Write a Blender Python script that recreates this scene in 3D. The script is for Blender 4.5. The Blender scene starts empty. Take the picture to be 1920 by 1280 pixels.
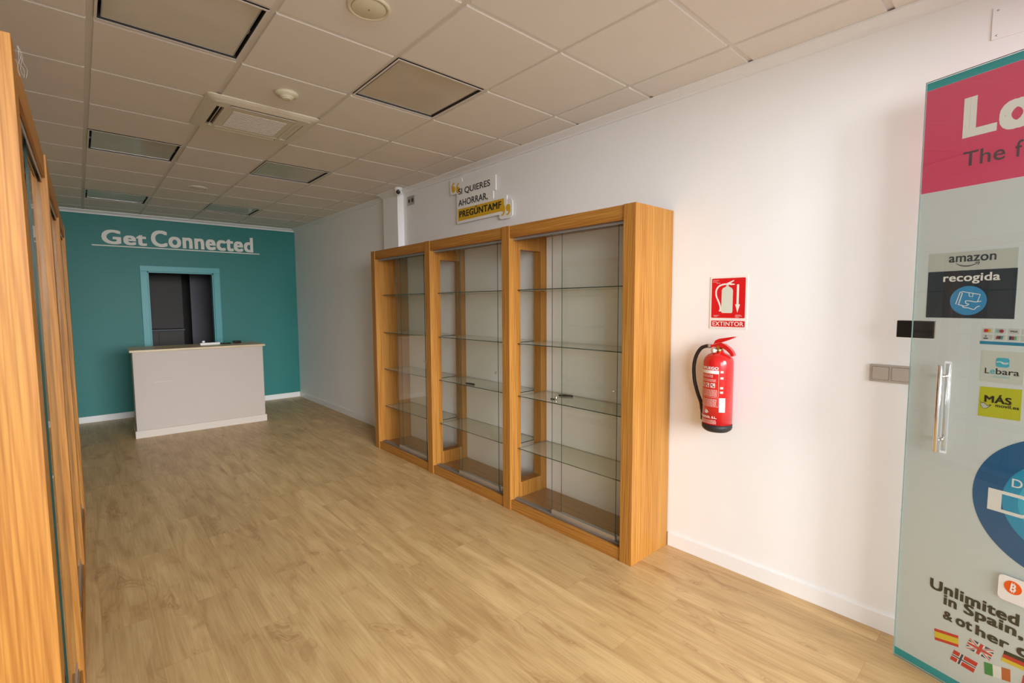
import bpy, bmesh, math, random
from mathutils import Vector, Matrix
random.seed(7)
S = bpy.context.scene
COL = S.collection
PI = math.pi

# ------------------------------------------------------------------ camera
HF = 1.5724                      # eye height
cam_d = bpy.data.cameras.new('camera')
cam = bpy.data.objects.new('camera', cam_d)
COL.objects.link(cam)
cam_d.sensor_width = 36.0
cam_d.lens = 904.61 / 1920 * 36.0
cam_d.clip_start = 0.02
YAW, PIT, ROL = -0.7304, -0.0762, 0.0049
rm = Matrix.Rotation(YAW, 4, 'Z') @ Matrix.Rotation(PIT, 4, 'X') @ Matrix.Rotation(ROL, 4, 'Y') @ Matrix.Rotation(PI / 2, 4, 'X')
cam.matrix_world = Matrix.Translation((0, 0, HF)) @ rm
S.camera = cam

# ------------------------------------------------------------------ light
S.view_settings.view_transform = 'Standard'
S.view_settings.look = 'None'
S.view_settings.gamma = 1.0
S.view_settings.exposure = 0.62
w = bpy.data.worlds.new('world'); S.world = w; w.use_nodes = True
bg = w.node_tree.nodes['Background']
bg.inputs[0].default_value = (0.92, 0.96, 1.0, 1)
bg.inputs[1].default_value = 0.4
def daylight(name, loc, rot, sx, sy, energy, col):
    ld = bpy.data.lights.new(name, 'AREA'); ld.shape = 'RECTANGLE'; ld.size = sx; ld.size_y = sy
    ld.energy = energy; ld.color = col
    lo = bpy.data.objects.new(name, ld); COL.objects.link(lo); lo.location = loc; lo.rotation_euler = rot
daylight('shopfront_daylight', (1.12, -0.62, 1.30), (PI / 2, 0, 0), 2.8, 2.4, 5, (0.96, 0.98, 1.0))      # sky light through the glazed shopfront
def aim(loc, to): return (Vector(to) - Vector(loc)).to_track_quat('-Z', 'Y').to_euler()
daylight('added_side_daylight', (-6.5, -11.0, 2.4), aim((-6.5, -11.0, 2.4), (1.3, 2.0, 1.4)), 7.0, 4.6, 700, (0.93, 0.965, 1.0))   # lamp added off to the left to spread daylight along the right wall
daylight('facade_daylight', (0.4, -13.0, 4.6), (PI / 2 - 0.15, 0, 0), 10.0, 7.0, 3700, (0.93, 0.965, 1.0))         # facades straight across the street
S.cycles.diffuse_bounces = 7
S.cycles.transparent_max_bounces = 32

# room dimensions
XR, YB, YF, ZC, XL = 2.7995, 8.6595, -0.50, 2.8593, -0.49

# ------------------------------------------------------------------ materials
def srgb(r, g, b):
    f = lambda c: (c / 255 / 12.92) if c / 255 <= 0.04045 else ((c / 255 + 0.055) / 1.055) ** 2.4
    return (f(r), f(g), f(b), 1.0)

def mat(name, col, rough=0.5, metal=0.0, spec=0.5, bump=None, var=0.04, coat=0.0):
    m = bpy.data.materials.new(name); m.use_nodes = True
    nt = m.node_tree; b = nt.nodes['Principled BSDF']
    b.inputs['Roughness'].default_value = rough
    b.inputs['Metallic'].default_value = metal
    b.inputs['Specular IOR Level'].default_value = spec
    b.inputs['Coat Weight'].default_value = coat
    tc = nt.nodes.new('ShaderNodeTexCoord')
    n = nt.nodes.new('ShaderNodeTexNoise'); n.inputs['Scale'].default_value = 6; n.inputs['Detail'].default_value = 3
    nt.links.new(tc.outputs['Object'], n.inputs['Vector'])
    mx = nt.nodes.new('ShaderNodeMix'); mx.data_type = 'RGBA'
    mx.inputs[6].default_value = tuple(c * (1 - var) for c in col[:3]) + (1,)
    mx.inputs[7].default_value = tuple(min(1, c * (1 + var)) for c in col[:3]) + (1,)
    nt.links.new(n.outputs['Fac'], mx.inputs[0]); nt.links.new(mx.outputs[2], b.inputs['Base Color'])
    if bump:
        n2 = nt.nodes.new('ShaderNodeTexNoise'); n2.inputs['Scale'].default_value = bump[0]; n2.inputs['Detail'].default_value = 4
        nt.links.new(tc.outputs['Object'], n2.inputs['Vector'])
        bp = nt.nodes.new('ShaderNodeBump'); bp.inputs['Strength'].default_value = bump[1]; bp.inputs['Distance'].default_value = bump[2]
        nt.links.new(n2.outputs['Fac'], bp.inputs['Height']); nt.links.new(bp.outputs['Normal'], b.inputs['Normal'])
    return m

def wood(name, axis, ca, cb, cc, rough=0.46, sc=1.0):
    """straight grained oak veneer, the grain running along one object axis"""
    m = bpy.data.materials.new(name); m.use_nodes = True
    nt = m.node_tree; b = nt.nodes['Principled BSDF']; L = nt.links.new
    b.inputs['Roughness'].default_value = rough; b.inputs['Specular IOR Level'].default_value = 0.25
    tc = nt.nodes.new('ShaderNodeTexCoord')
    def noise(along, across, det, dist=0.0):
        mp = nt.nodes.new('ShaderNodeMapping')
        s = [across * sc] * 3; s[axis] = along * sc
        mp.inputs['Scale'].default_value = s
        L(tc.outputs['Object'], mp.inputs['Vector'])
        n = nt.nodes.new('ShaderNodeTexNoise'); n.inputs['Scale'].default_value = 1; n.inputs['Detail'].default_value = det
        n.inputs['Distortion'].default_value = dist
        L(mp.outputs[0], n.inputs['Vector']); return n
    n1 = noise(0.9, 26, 4, 0.9); n2 = noise(2.2, 150, 3, 0.4); n3 = noise(0.35, 5, 2, 0.6)
    r1 = nt.nodes.new('ShaderNodeValToRGB')
    r1.color_ramp.elements[0].position = 0.33; r1.color_ramp.elements[0].color = cb
    r1.color_ramp.elements[1].position = 0.66; r1.color_ramp.elements[1].color = ca
    L(n1.outputs['Fac'], r1.inputs[0])
    r2 = nt.nodes.new('ShaderNodeValToRGB')
    r2.color_ramp.elements[0].position = 0.36; r2.color_ramp.elements[0].color = (0.66, 0.56, 0.44, 1)
    r2.color_ramp.elements[1].position = 0.58; r2.color_ramp.elements[1].color = (1, 1, 1, 1)
    L(n2.outputs['Fac'], r2.inputs[0])
    mu = nt.nodes.new('ShaderNodeMix'); mu.data_type = 'RGBA'; mu.blend_type = 'MULTIPLY'; mu.inputs[0].default_value = 0.85
    L(r1.outputs[0], mu.inputs[6]); L(r2.outputs[0], mu.inputs[7])
    m2 = nt.nodes.new('ShaderNodeMix'); m2.data_type = 'RGBA'
    r3 = nt.nodes.new('ShaderNodeMapRange'); r3.inputs[1].default_value = 0.4; r3.inputs[2].default_value = 0.75; r3.inputs[4].default_value = 0.45
    L(n3.outputs['Fac'], r3.inputs[0]); L(r3.outputs[0], m2.inputs[0]); L(mu.outputs[2], m2.inputs[6]); m2.inputs[7].default_value = cc
    # flowing growth lines
    mp = nt.nodes.new('ShaderNodeMapping'); s_ = [1.0] * 3; s_[axis] = 0.05; mp.inputs['Scale'].default_value = s_
    L(tc.outputs['Object'], mp.inputs['Vector'])
    wv = nt.nodes.new('ShaderNodeTexWave'); wv.wave_type = 'BANDS'; wv.bands_direction = 'DIAGONAL'
    wv.inputs['Scale'].default_value = 34 * sc; wv.inputs['Distortion'].default_value = 4; wv.inputs['Detail'].default_value = 2; wv.inputs['Detail Scale'].default_value = 0.5
    L(mp.outputs[0], wv.inputs['Vector'])
    rw = nt.nodes.new('ShaderNodeValToRGB')
    rw.color_ramp.elements[0].position = 0.0; rw.color_ramp.elements[0].color = (0.84, 0.77, 0.68, 1)
    rw.color_ramp.elements[1].position = 0.55; rw.color_ramp.elements[1].color = (1, 1, 1, 1)
    L(wv.outputs['Fac'], rw.inputs[0])
    m3 = nt.nodes.new('ShaderNodeMix'); m3.data_type = 'RGBA'; m3.blend_type = 'MULTIPLY'; m3.inputs[0].default_value = 0.75
    L(m2.outputs[2], m3.inputs[6]); L(rw.outputs[0], m3.inputs[7])
    L(m3.outputs[2], b.inputs['Base Color'])
    bp = nt.nodes.new('ShaderNodeBump'); bp.inputs['Strength'].default_value = 0.15; bp.inputs['Distance'].default_value = 0.001
    L(n2.outputs['Fac'], bp.inputs['Height']); L(bp.outputs[0], b.inputs['Normal'])
    return m

def glass(name, tint, refl=1.0, dust=0.0):
    """a pane: tinted see-through with mirror reflection growing towards grazing angles"""
    m = bpy.data.materials.new(name); m.use_nodes = True
    nt = m.node_tree; L = nt.links.new
    nt.nodes.remove(nt.nodes['Principled BSDF'])
    out = nt.nodes['Material Output']
    lw = nt.nodes.new('ShaderNodeLayerWeight'); lw.inputs[0].default_value = 0.5
    p5 = nt.nodes.new('ShaderNodeMath'); p5.operation = 'POWER'; p5.inputs[1].default_value = 5.0
    L(lw.outputs['Facing'], p5.inputs[0])
    ma = nt.nodes.new('ShaderNodeMath'); ma.operation = 'MULTIPLY_ADD'; ma.inputs[1].default_value = 0.96 * refl; ma.inputs[2].default_value = 0.04 * refl
    L(p5.outputs[0], ma.inputs[0])
    tr = nt.nodes.new('ShaderNodeBsdfTransparent'); tr.inputs[0].default_value = tint
    gl = nt.nodes.new('ShaderNodeBsdfGlossy'); gl.inputs['Roughness'].default_value = 0.0; gl.inputs[0].default_value = (1, 1, 1, 1)
    mx = nt.nodes.new('ShaderNodeMixShader')
    L(ma.outputs[0], mx.inputs[0]); L(tr.outputs[0], mx.inputs[1]); L(gl.outputs[0], mx.inputs[2])
    if dust:                      # a thin even coat of dust
        df = nt.nodes.new('ShaderNodeBsdfDiffuse'); df.inputs[0].default_value = (0.74, 0.76, 0.66, 1)
        m2 = nt.nodes.new('ShaderNodeMixShader'); m2.inputs[0].default_value = dust
        L(mx.outputs[0], m2.inputs[1]); L(df.outputs[0], m2.inputs[2]); mx = m2
    L(mx.outputs[0], out.inputs[0])
    return m

M = {}
M['wall'] = mat('white_paint', (0.875, 0.865, 0.85, 1), 0.6, bump=(70, 0.12, 0.003), var=0.01)
M['trim'] = mat('white_trim_paint', (0.87, 0.86, 0.845, 1), 0.35, var=0.01)
M['teal'] = mat('teal_paint', (0.017, 0.205, 0.188, 1), 0.5, bump=(70, 0.1, 0.003), var=0.03)
M['tealtrim'] = mat('pale_teal_paint', (0.075, 0.375, 0.40, 1), 0.4, var=0.02)
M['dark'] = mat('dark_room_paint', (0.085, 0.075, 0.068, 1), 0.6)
M['slate'] = mat('slate_panel', (0.12, 0.12, 0.14, 1), 0.5)
M['black'] = mat('black_plastic', (0.012, 0.012, 0.014, 1), 0.35)
M['lettering'] = mat('cream_lettering', (0.88, 0.84, 0.77, 1), 0.5, var=0.01)
M['tile'] = mat('ceiling_tile', (0.80, 0.745, 0.675, 1), 0.8, bump=(160, 0.2, 0.002), var=0.03)
M['tbar'] = mat('ceiling_grid', (0.74, 0.69, 0.625, 1), 0.5, var=0.01)
M['alu'] = mat('aluminium', (0.62, 0.62, 0.61, 1), 0.35, metal=0.85, var=0.02)
M['chrome'] = mat('polished_steel', (0.72, 0.70, 0.68, 1), 0.12, metal=1.0, var=0.01)
M['brush'] = mat('champagne_plastic', (0.50, 0.47, 0.43, 1), 0.3, metal=0.6, var=0.05)
M['ivory'] = mat('ivory_plastic', (0.72, 0.66, 0.48, 1), 0.45, var=0.02)
M['acplastic'] = mat('aged_white_plastic', (0.74, 0.67, 0.54, 1), 0.4, var=0.02)
M['acgrille'] = mat('pale_grille', (0.76, 0.72, 0.66, 1), 0.6, var=0.02)
M['darkgap'] = mat('dark_gap', (0.05, 0.042, 0.035, 1), 0.7)
M['diffuser'] = mat('yellowed_diffuser', (0.62, 0.56, 0.44, 1), 0.16, bump=(9, 0.06, 0.004), var=0.08, spec=0.6)
M['red'] = mat('red_enamel', (0.62, 0.012, 0.012, 1), 0.22, coat=0.4, var=0.02)
M['signred'] = mat('sign_red', (0.66, 0.008, 0.012, 1), 0.35, var=0.01)
M['signwhite'] = mat('sign_cream', (0.86, 0.80, 0.74, 1), 0.4, var=0.01)
M['signgreen'] = mat('sign_glow_green', (0.66, 0.70, 0.60, 1), 0.4, var=0.01)
M['rubber'] = mat('black_rubber', (0.016, 0.015, 0.014, 1), 0.55)
M['brass'] = mat('brass', (0.60, 0.42, 0.16, 1), 0.3, metal=1.0)
M['white'] = mat('white_print', (0.89, 0.88, 0.86, 1), 0.4, var=0.01)
M['ink'] = mat('black_print', (0.018, 0.018, 0.02, 1), 0.45)
M['yellow'] = mat('yellow_print', (0.72, 0.43, 0.015, 1), 0.45, var=0.02)
M['counterwhite'] = mat('white_laminate', (0.49, 0.415, 0.355, 1), 0.45, var=0.015)
M['skirting'] = mat('cream_skirting', (0.60, 0.53, 0.46, 1), 0.4, var=0.01)
M['maple'] = wood('pale_counter_wood', 0, (0.78, 0.66, 0.45, 1), (0.74, 0.61, 0.41, 1), (0.80, 0.68, 0.48, 1), 0.35)
OA, OB, OC = (0.475, 0.22, 0.044, 1), (0.40, 0.165, 0.029, 1), (0.49, 0.255, 0.066, 1)
M['oak_z'] = wood('oak_veneer_upright', 2, OA, OB, OC)
M['oak_y'] = wood('oak_veneer_rail', 1, OA, OB, OC)
M['dusty'] = wood('dusty_oak_shelf', 1, (0.46, 0.28, 0.13, 1), (0.40, 0.23, 0.10, 1), (0.47, 0.31, 0.17, 1), 0.35)
M['glass'] = glass('clear_glass', (0.982, 0.992, 0.984, 1), 0.8)
M['shelfglass'] = glass('dusty_shelf_glass', (0.95, 0.972, 0.948, 1), 1.3, 0.27)
M['edge'] = mat('green_glass_edge', (0.020, 0.050, 0.040, 1), 0.15)
M['dooredge'] = mat('pale_glass_edge', (0.20, 0.29, 0.26, 1), 0.2)
M['backboard'] = mat('white_back_panel', (0.92, 0.92, 0.90, 1), 0.55, var=0.01)

def floor_mat():
    m = bpy.data.materials.new('oak_laminate_floor'); m.use_nodes = True
    nt = m.node_tree; b = nt.nodes['Principled BSDF']; L = nt.links.new
    tc = nt.nodes.new('ShaderNodeTexCoord')
    mp = nt.nodes.new('ShaderNodeMapping'); mp.inputs['Rotation'].default_value = (0, 0, PI / 2)
    L(tc.outputs['Object'], mp.inputs[0])
    br = nt.nodes.new('ShaderNodeTexBrick')
    br.offset = 0.37; br.inputs['Scale'].default_value = 1.0
    br.inputs['Brick Width'].default_value = 1.25; br.inputs['Row Height'].default_value = 0.192
    br.inputs['Mortar Size'].default_value = 0.0009; br.inputs['Mortar Smooth'].default_value = 0.3; br.inputs['Bias'].default_value = 0
    br.inputs['Color1'].default_value = (0, 0, 0, 1); br.inputs['Color2'].default_value = (1, 1, 1, 1); br.inputs['Mortar'].default_value = (0.4, 0.4, 0.4, 1)
    L(mp.outputs[0], br.inputs[0])
    # every plank samples its own piece of grain
    off = nt.nodes.new('ShaderNodeVectorMath'); off.operation = 'MULTIPLY_ADD'
    L(br.outputs['Color'], off.inputs[0]); off.inputs[1].default_value = (3.7, 5.1, 9.0); L(tc.outputs['Object'], off.inputs[2])
    def noise(sx, sy, det, dist):
        q = nt.nodes.new('ShaderNodeMapping'); q.inputs['Scale'].default_value = (sx, sy, 1)
        L(off.outputs[0], q.inputs[0])
        n = nt.nodes.new('ShaderNodeTexNoise'); n.inputs['Scale'].default_value = 1; n.inputs['Detail'].default_value = det; n.inputs['Distortion'].default_value = dist
        L(q.outputs[0], n.inputs[0]); return n
    big = noise(9, 1.3, 4, 1.2); fine = noise(120, 4.0, 3, 0.3); knot = noise(7.0, 2.6, 2, 0.8)
    r1 = nt.nodes.new('ShaderNodeValToRGB')
    r1.color_ramp.elements[0].position = 0.30; r1.color_ramp.elements[0].color = (0.48, 0.30, 0.125, 1)
    r1.color_ramp.elements[1].position = 0.68; r1.color_ramp.elements[1].color = (0.67, 0.465, 0.22, 1)
    L(big.outputs['Fac'], r1.inputs[0])
    r2 = nt.nodes.new('ShaderNodeValToRGB')
    r2.color_ramp.elements[0].position = 0.35; r2.color_ramp.elements[0].color = (0.84, 0.80, 0.75, 1)
    r2.color_ramp.elements[1].position = 0.60; r2.color_ramp.elements[1].color = (1, 1, 1, 1)
    L(fine.outputs['Fac'], r2.inputs[0])
    mu = nt.nodes.new('ShaderNodeMix'); mu.data_type = 'RGBA'; mu.blend_type = 'MULTIPLY'; mu.inputs[0].default_value = 0.8
    L(r1.outputs[0], mu.inputs[6]); L(r2.outputs[0], mu.inputs[7])
    # darker cathedral streaks round the knots
    k1 = nt.nodes.new('ShaderNodeMapRange'); k1.inputs[1].default_value = 0.57; k1.inputs[2].default_value = 0.72; k1.inputs[4].default_value = 0.65
    L(knot.outputs['Fac'], k1.inputs[0])
    wv = nt.nodes.new('ShaderNodeMath'); wv.operation = 'MULTIPLY'; wv.inputs[1].default_value = 120
    L(knot.outputs['Fac'], wv.inputs[0])
    sn = nt.nodes.new('ShaderNodeMath'); sn.operation = 'SINE'; L(wv.outputs[0], sn.inputs[0])
    sm = nt.nodes.new('ShaderNodeMapRange'); sm.inputs[1].default_value = -1; sm.inputs[3].default_value = 0.25
    L(sn.outputs[0], sm.inputs[0])
    kk = nt.nodes.new('ShaderNodeMath'); kk.operation = 'MULTIPLY'; L(k1.outputs[0], kk.inputs[0]); L(sm.outputs[0], kk.inputs[1])
    m3 = nt.nodes.new('ShaderNodeMix'); m3.data_type = 'RGBA'; L(kk.outputs[0], m3.inputs[0]); L(mu.outputs[2], m3.inputs[6]); m3.inputs[7].default_value = (0.33, 0.165, 0.06, 1)
    # faint seams
    m4 = nt.nodes.new('ShaderNodeMix'); m4.data_type = 'RGBA'; m4.blend_type = 'MULTIPLY'
    sf = nt.nodes.new('ShaderNodeMath'); sf.operation = 'MULTIPLY'; sf.inputs[1].default_value = 0.35
    L(br.outputs['Fac'], sf.inputs[0]); L(sf.outputs[0], m4.inputs[0]); L(m3.outputs[2], m4.inputs[6]); m4.inputs[7].default_value = (0.45, 0.38, 0.3, 1)
    # slight tone step from plank to plank
    m5 = nt.nodes.new('ShaderNodeMix'); m5.data_type = 'RGBA'; m5.blend_type = 'MULTIPLY'; m5.inputs[0].default_value = 1
    tr = nt.nodes.new('ShaderNodeMapRange'); tr.inputs[3].default_value = 0.95; tr.inputs[4].default_value = 1.04
    L(br.outputs['Color'], tr.inputs[0]); L(m4.outputs[2], m5.inputs[6]); L(tr.outputs[0], m5.inputs[7])
    L(m5.outputs[2], b.inputs['Base Color'])
    b.inputs['Roughness'].default_value = 0.42
    bp = nt.nodes.new('ShaderNodeBump'); bp.inputs['Strength'].default_value = 0.12; bp.inputs['Distance'].default_value = 0.002
    L(fine.outputs['Fac'], bp.inputs['Height']); L(bp.outputs[0], b.inputs['Normal'])
    return m
M['floor'] = floor_mat()

def film_mat():
    m = bpy.data.materials.new('frosted_film'); m.use_nodes = True
    nt = m.node_tree; L = nt.links.new
    nt.nodes.remove(nt.nodes['Principled BSDF'])
    d = nt.nodes.new('ShaderNodeBsdfDiffuse'); d.inputs[0].default_value = (0.78, 0.835, 0.85, 1)
    t = nt.nodes.new('ShaderNodeBsdfTranslucent'); t.inputs[0].default_value = (0.74, 0.78, 0.74, 1)
    mx = nt.nodes.new('ShaderNodeMixShader'); mx.inputs[0].default_value = 0.25
    L(d.outputs[0], mx.inputs[1]); L(t.outputs[0], mx.inputs[2]); L(mx.outputs[0], nt.nodes['Material Output'].inputs[0])
    return m
M['film'] = film_mat()
def ink(name, r, g, b, rough=0.4): 
    if name not in M: M[name] = mat(name, srgb(r, g, b), rough, var=0.01)
    return M[name]

# ------------------------------------------------------------------ mesh helpers
def box(bm, x0, x1, y0, y1, z0, z1, mi=0, bev=0.0):
    if x1 < x0: x0, x1 = x1, x0
    if y1 < y0: y0, y1 = y1, y0
    if z1 < z0: z0, z1 = z1, z0
    r = bmesh.ops.create_cube(bm, size=1)
    bmesh.ops.scale(bm, vec=(x1 - x0, y1 - y0, z1 - z0), verts=r['verts'])
    bmesh.ops.translate(bm, vec=((x0 + x1) / 2, (y0 + y1) / 2, (z0 + z1) / 2), verts=r['verts'])
    fs = {f for v in r['verts'] for f in v.link_faces}
    for f in fs: f.material_index = mi
    if bev:
        es = list({e for v in r['verts'] for e in v.link_edges})
        bmesh.ops.bevel(bm, geom=es, offset=bev, segments=2, affect='EDGES', profile=0.5)
    return r['verts']

def prism(bm, pts, y0, y1, mi=0):
    """outline in the local XZ plane, given thickness along Y"""
    a = [bm.verts.new((x, y0, z)) for x, z in pts]; b = [bm.verts.new((x, y1, z)) for x, z in pts]
    n = len(pts); fs = [bm.faces.new(a), bm.faces.new(list(reversed(b)))]
    for i in range(n): fs.append(bm.faces.new((a[i], b[i], b[(i + 1) % n], a[(i + 1) % n])))
    for f in fs: f.material_index = mi

def circ(cx, cz, r, n=40, rz=None, a0=0, a1=2 * PI):
    rz = rz or r; full = abs(a1 - a0 - 2 * PI) < 1e-6
    k = n if full else n + 1
    return [(cx + r * math.cos(a0 + (a1 - a0) * i / n), cz + rz * math.sin(a0 + (a1 - a0) * i / n)) for i in range(k)]

def rrect(x0, x1, z0, z1, r, n=5):
    p = []
    for cx, cz, a in ((x1 - r, z1 - r, 0), (x0 + r, z1 - r, 1), (x0 + r, z0 + r, 2), (x1 - r, z0 + r, 3)):
        p += [(cx + r * math.cos((a + i / n) * PI / 2), cz + r * math.sin((a + i / n) * PI / 2)) for i in range(n + 1)]
    return p

def rect(x0, x1, z0, z1): return [(x0, z0), (x1, z0), (x1, z1), (x0, z1)]

def stroke(bm, pts, wd, y0, y1, mi=0):
    """a drawn line of constant width"""
    n = len(pts); Lp, Rp = [], []
    for i, (x, z) in enumerate(pts):
        a = pts[max(i - 1, 0)]; b = pts[min(i + 1, n - 1)]
        dx, dz = b[0] - a[0], b[1] - a[1]; l = math.hypot(dx, dz) or 1
        w_ = wd[i] if isinstance(wd, (list, tuple)) else wd
        Lp.append((x - dz / l * w_ / 2, z + dx / l * w_ / 2)); Rp.append((x + dz / l * w_ / 2, z - dx / l * w_ / 2))
    for i in range(n - 1): prism(bm, [Lp[i], Lp[i + 1], Rp[i + 1], Rp[i]], y0, y1, mi)

def lathe(bm, prof, c=(0, 0, 0), n=40, axis='Z', mi=0, caps=True):
    """prof: (radius, height) pairs"""
    rings = []
    for r, h in prof:
        ring = []
        for i in range(n):
            a = 2 * PI * i / n; u, v = r * math.cos(a), r * math.sin(a)
            p = (u, v, h) if axis == 'Z' else ((u, h, v) if axis == 'Y' else (h, u, v))
            ring.append(bm.verts.new((p[0] + c[0], p[1] + c[1], p[2] + c[2])))
        rings.append(ring)
    fs = []
    for a, b in zip(rings, rings[1:]):
        for i in range(n): fs.append(bm.faces.new((a[i], a[(i + 1) % n], b[(i + 1) % n], b[i])))
    if caps: fs += [bm.faces.new(rings[0]), bm.faces.new(rings[-1])]
    for f in fs: f.material_index = mi; f.smooth = True

def tube(bm, pts, r, n=12, mi=0):
    pts = [Vector(p) for p in pts]; rings = []
    up = Vector((0.13, 0.31, 0.94))
    for i, p in enumerate(pts):
        d = (pts[min(i + 1, len(pts) - 1)] - pts[max(i - 1, 0)]).normalized()
        a = d.cross(up).normalized(); b = d.cross(a).normalized()
        rr = r[i] if isinstance(r, (list, tuple)) else r
        rings.append([bm.verts.new(p + a * rr * math.cos(2 * PI * k / n) + b * rr * math.sin(2 * PI * k / n)) for k in range(n)])
    fs = []
    for a, b in zip(rings, rings[1:]):
        for k in range(n): fs.append(bm.faces.new((a[k], a[(k + 1) % n], b[(k + 1) % n], b[k])))
    fs += [bm.faces.new(rings[0]), bm.faces.new(rings[-1])]
    for f in fs: f.material_index = mi; f.smooth = True

def smooth_path(ctrl, k=8):
    """Catmull-Rom through control points"""
    c = [Vector(p) for p in ctrl]; out = []
    for i in range(len(c) - 1):
        p0, p1, p2, p3 = c[max(i - 1, 0)], c[i], c[i + 1], c[min(i + 2, len(c) - 1)]
        for j in range(k):
            t = j / k
            out.append(0.5 * ((2 * p1) + (-p0 + p2) * t + (2 * p0 - 5 * p1 + 4 * p2 - p3) * t * t + (-p0 + 3 * p1 - 3 * p2 + p3) * t ** 3))
    out.append(c[-1]); return out

def obj(name, bm, mats, parent=None, label=None):
    bmesh.ops.recalc_face_normals(bm, faces=bm.faces)
    me = bpy.data.meshes.new(name); bm.to_mesh(me); bm.free()
    for m in (mats if isinstance(mats, (list, tuple)) else [mats]): me.materials.append(m)
    o = bpy.data.objects.new(name, me); COL.objects.link(o)
    if parent is not None: o.parent = parent
    if label: o['label'] = label
    return o

def thing(name, label, cat, loc=(0, 0, 0), rz=0.0, group=None):
    o = bpy.data.objects.new(name, None); COL.objects.link(o)
    o.empty_display_size = 0.1
    o.location = loc; o.rotation_euler = (0, 0, rz); o['label'] = label; o['category'] = cat
    if group: o['group'] = group
    return o

def tag(o, label, cat, group=None):
    o['label'] = label; o['category'] = cat
    if group: o['group'] = group
    return o

def struct(name, bm, m, parent=None):
    o = obj(name, bm, m, parent)
    if parent is None: o['kind'] = 'structure'
    return o

def text(name, s, m, parent, x0, x1, z0, z1, y0, y1, bold=0.0, shear=0.0, spacing=1.0):
    """lettering fitted to a box in the local XZ plane, thickness y0..y1"""
    cu = bpy.data.curves.new('t', 'FONT'); cu.body = s; cu.size = 1.0; cu.shear = shear
    cu.space_character = spacing + max(0, bold) * 2.0; cu.resolution_u = 4
    t = bpy.data.objects.new('t', cu); COL.objects.link(t)
    dg = bpy.context.evaluated_depsgraph_get(); dg.update()
    me = bpy.data.meshes.new_from_object(t.evaluated_get(dg))
    bpy.data.objects.remove(t); bpy.data.curves.remove(cu)
    # heavier weights: the same glyph a few times, each shifted a little and a hair further forward
    shifts = [(0, 0)] if bold <= 0.004 else [(-bold, -bold * 0.6), (bold, -bold * 0.6), (bold, bold * 0.6), (-bold, bold * 0.6)]
    xs = [v.co.x for v in me.vertices]; ys = [v.co.y for v in me.vertices]
    e = max(abs(q[0]) for q in shifts); f_ = max(abs(q[1]) for q in shifts)
    ax, bx, ay, by = min(xs) - e, max(xs) + e, min(ys) - f_, max(ys) + f_
    bm = bmesh.new(); bm.from_mesh(me); bpy.data.meshes.remove(me)
    bmesh.ops.remove_doubles(bm, verts=bm.verts, dist=1e-5)
    ret = bmesh.ops.extrude_face_region(bm, geom=bm.faces[:])
    top = {g for g in ret['geom'] if isinstance(g, bmesh.types.BMVert)}
    for f in bm.faces: f.smooth = False
    src = [(v.co.x, v.co.y, v in top) for v in bm.verts]
    base = bm.verts[:]
    copies = [base]
    geom = bm.verts[:] + bm.edges[:] + bm.faces[:]
    for _ in shifts[1:]:
        d = bmesh.ops.duplicate(bm, geom=geom); m_ = d['vert_map']
        copies.append([m_[v] for v in base])
    for k, (vs, (dx, dy)) in enumerate(zip(copies, shifts)):
        for v, (px, py, up) in zip(vs, src):
            v.co = Vector((x0 + (px + dx - ax) / (bx - ax) * (x1 - x0), y1 if up else y0 - 0.00003 * k, z0 + (py + dy - ay) / (by - ay) * (z1 - z0)))
    return obj(name, bm, m, parent)

def B(): return bmesh.new()

# ------------------------------------------------------------------ the shell
bm = B(); box(bm, XL - 0.1, XR + 0.15, YF - 0.1, YB + 2.6, -0.08, 0); struct('floor', bm, M['floor'])
bm = B(); box(bm, XR, XR + 0.15, YF - 0.1, YB + 0.1, 0, ZC + 0.2); struct('wall_right', bm, M['wall'])
bm = B(); box(bm, XL - 0.1, XL, YF - 0.1, YB + 0.1, 0, ZC + 0.2); struct('wall_left', bm, M['wall'])
# pilaster standing proud of the right wall
PX, PY0, PY1 = 2.722, 4.950, 5.29
bm = B(); box(bm, PX, XR, PY0, PY1, 0, ZC); struct('trim_1', bm, M['wall'])
# back wall with the doorway
DX0, DX1, DZ = 0.753, 1.577, 2.077
bm = B()
box(bm, XL, DX0, YB, YB + 0.1, 0, ZC + 0.2); box(bm, DX1, XR, YB, YB + 0.1, 0, ZC + 0.2); box(bm, DX0, DX1, YB, YB + 0.1, DZ, ZC + 0.2)
struct('wall_back', bm, M['teal'])
bm = B()
for x0, x1 in ((DX0 - 0.08, DX0 + 0.004), (DX1 - 0.004, DX1 + 0.085)):
    box(bm, x0, x1, YB - 0.014, YB, 0, DZ - 0.002, bev=0.004)
box(bm, DX0 - 0.08, DX1 + 0.085, YB - 0.015, YB, DZ - 0.004, DZ + 0.078, bev=0.004)
box(bm, DX0, DX0 + 0.02, YB, YB + 0.11, 0, DZ); box(bm, DX1 - 0.02, DX1, YB, YB + 0.11, 0, DZ); box(bm, DX0, DX1, YB, YB + 0.11, DZ - 0.02, DZ)
struct('door_1', bm, M['tealtrim'])
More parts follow.
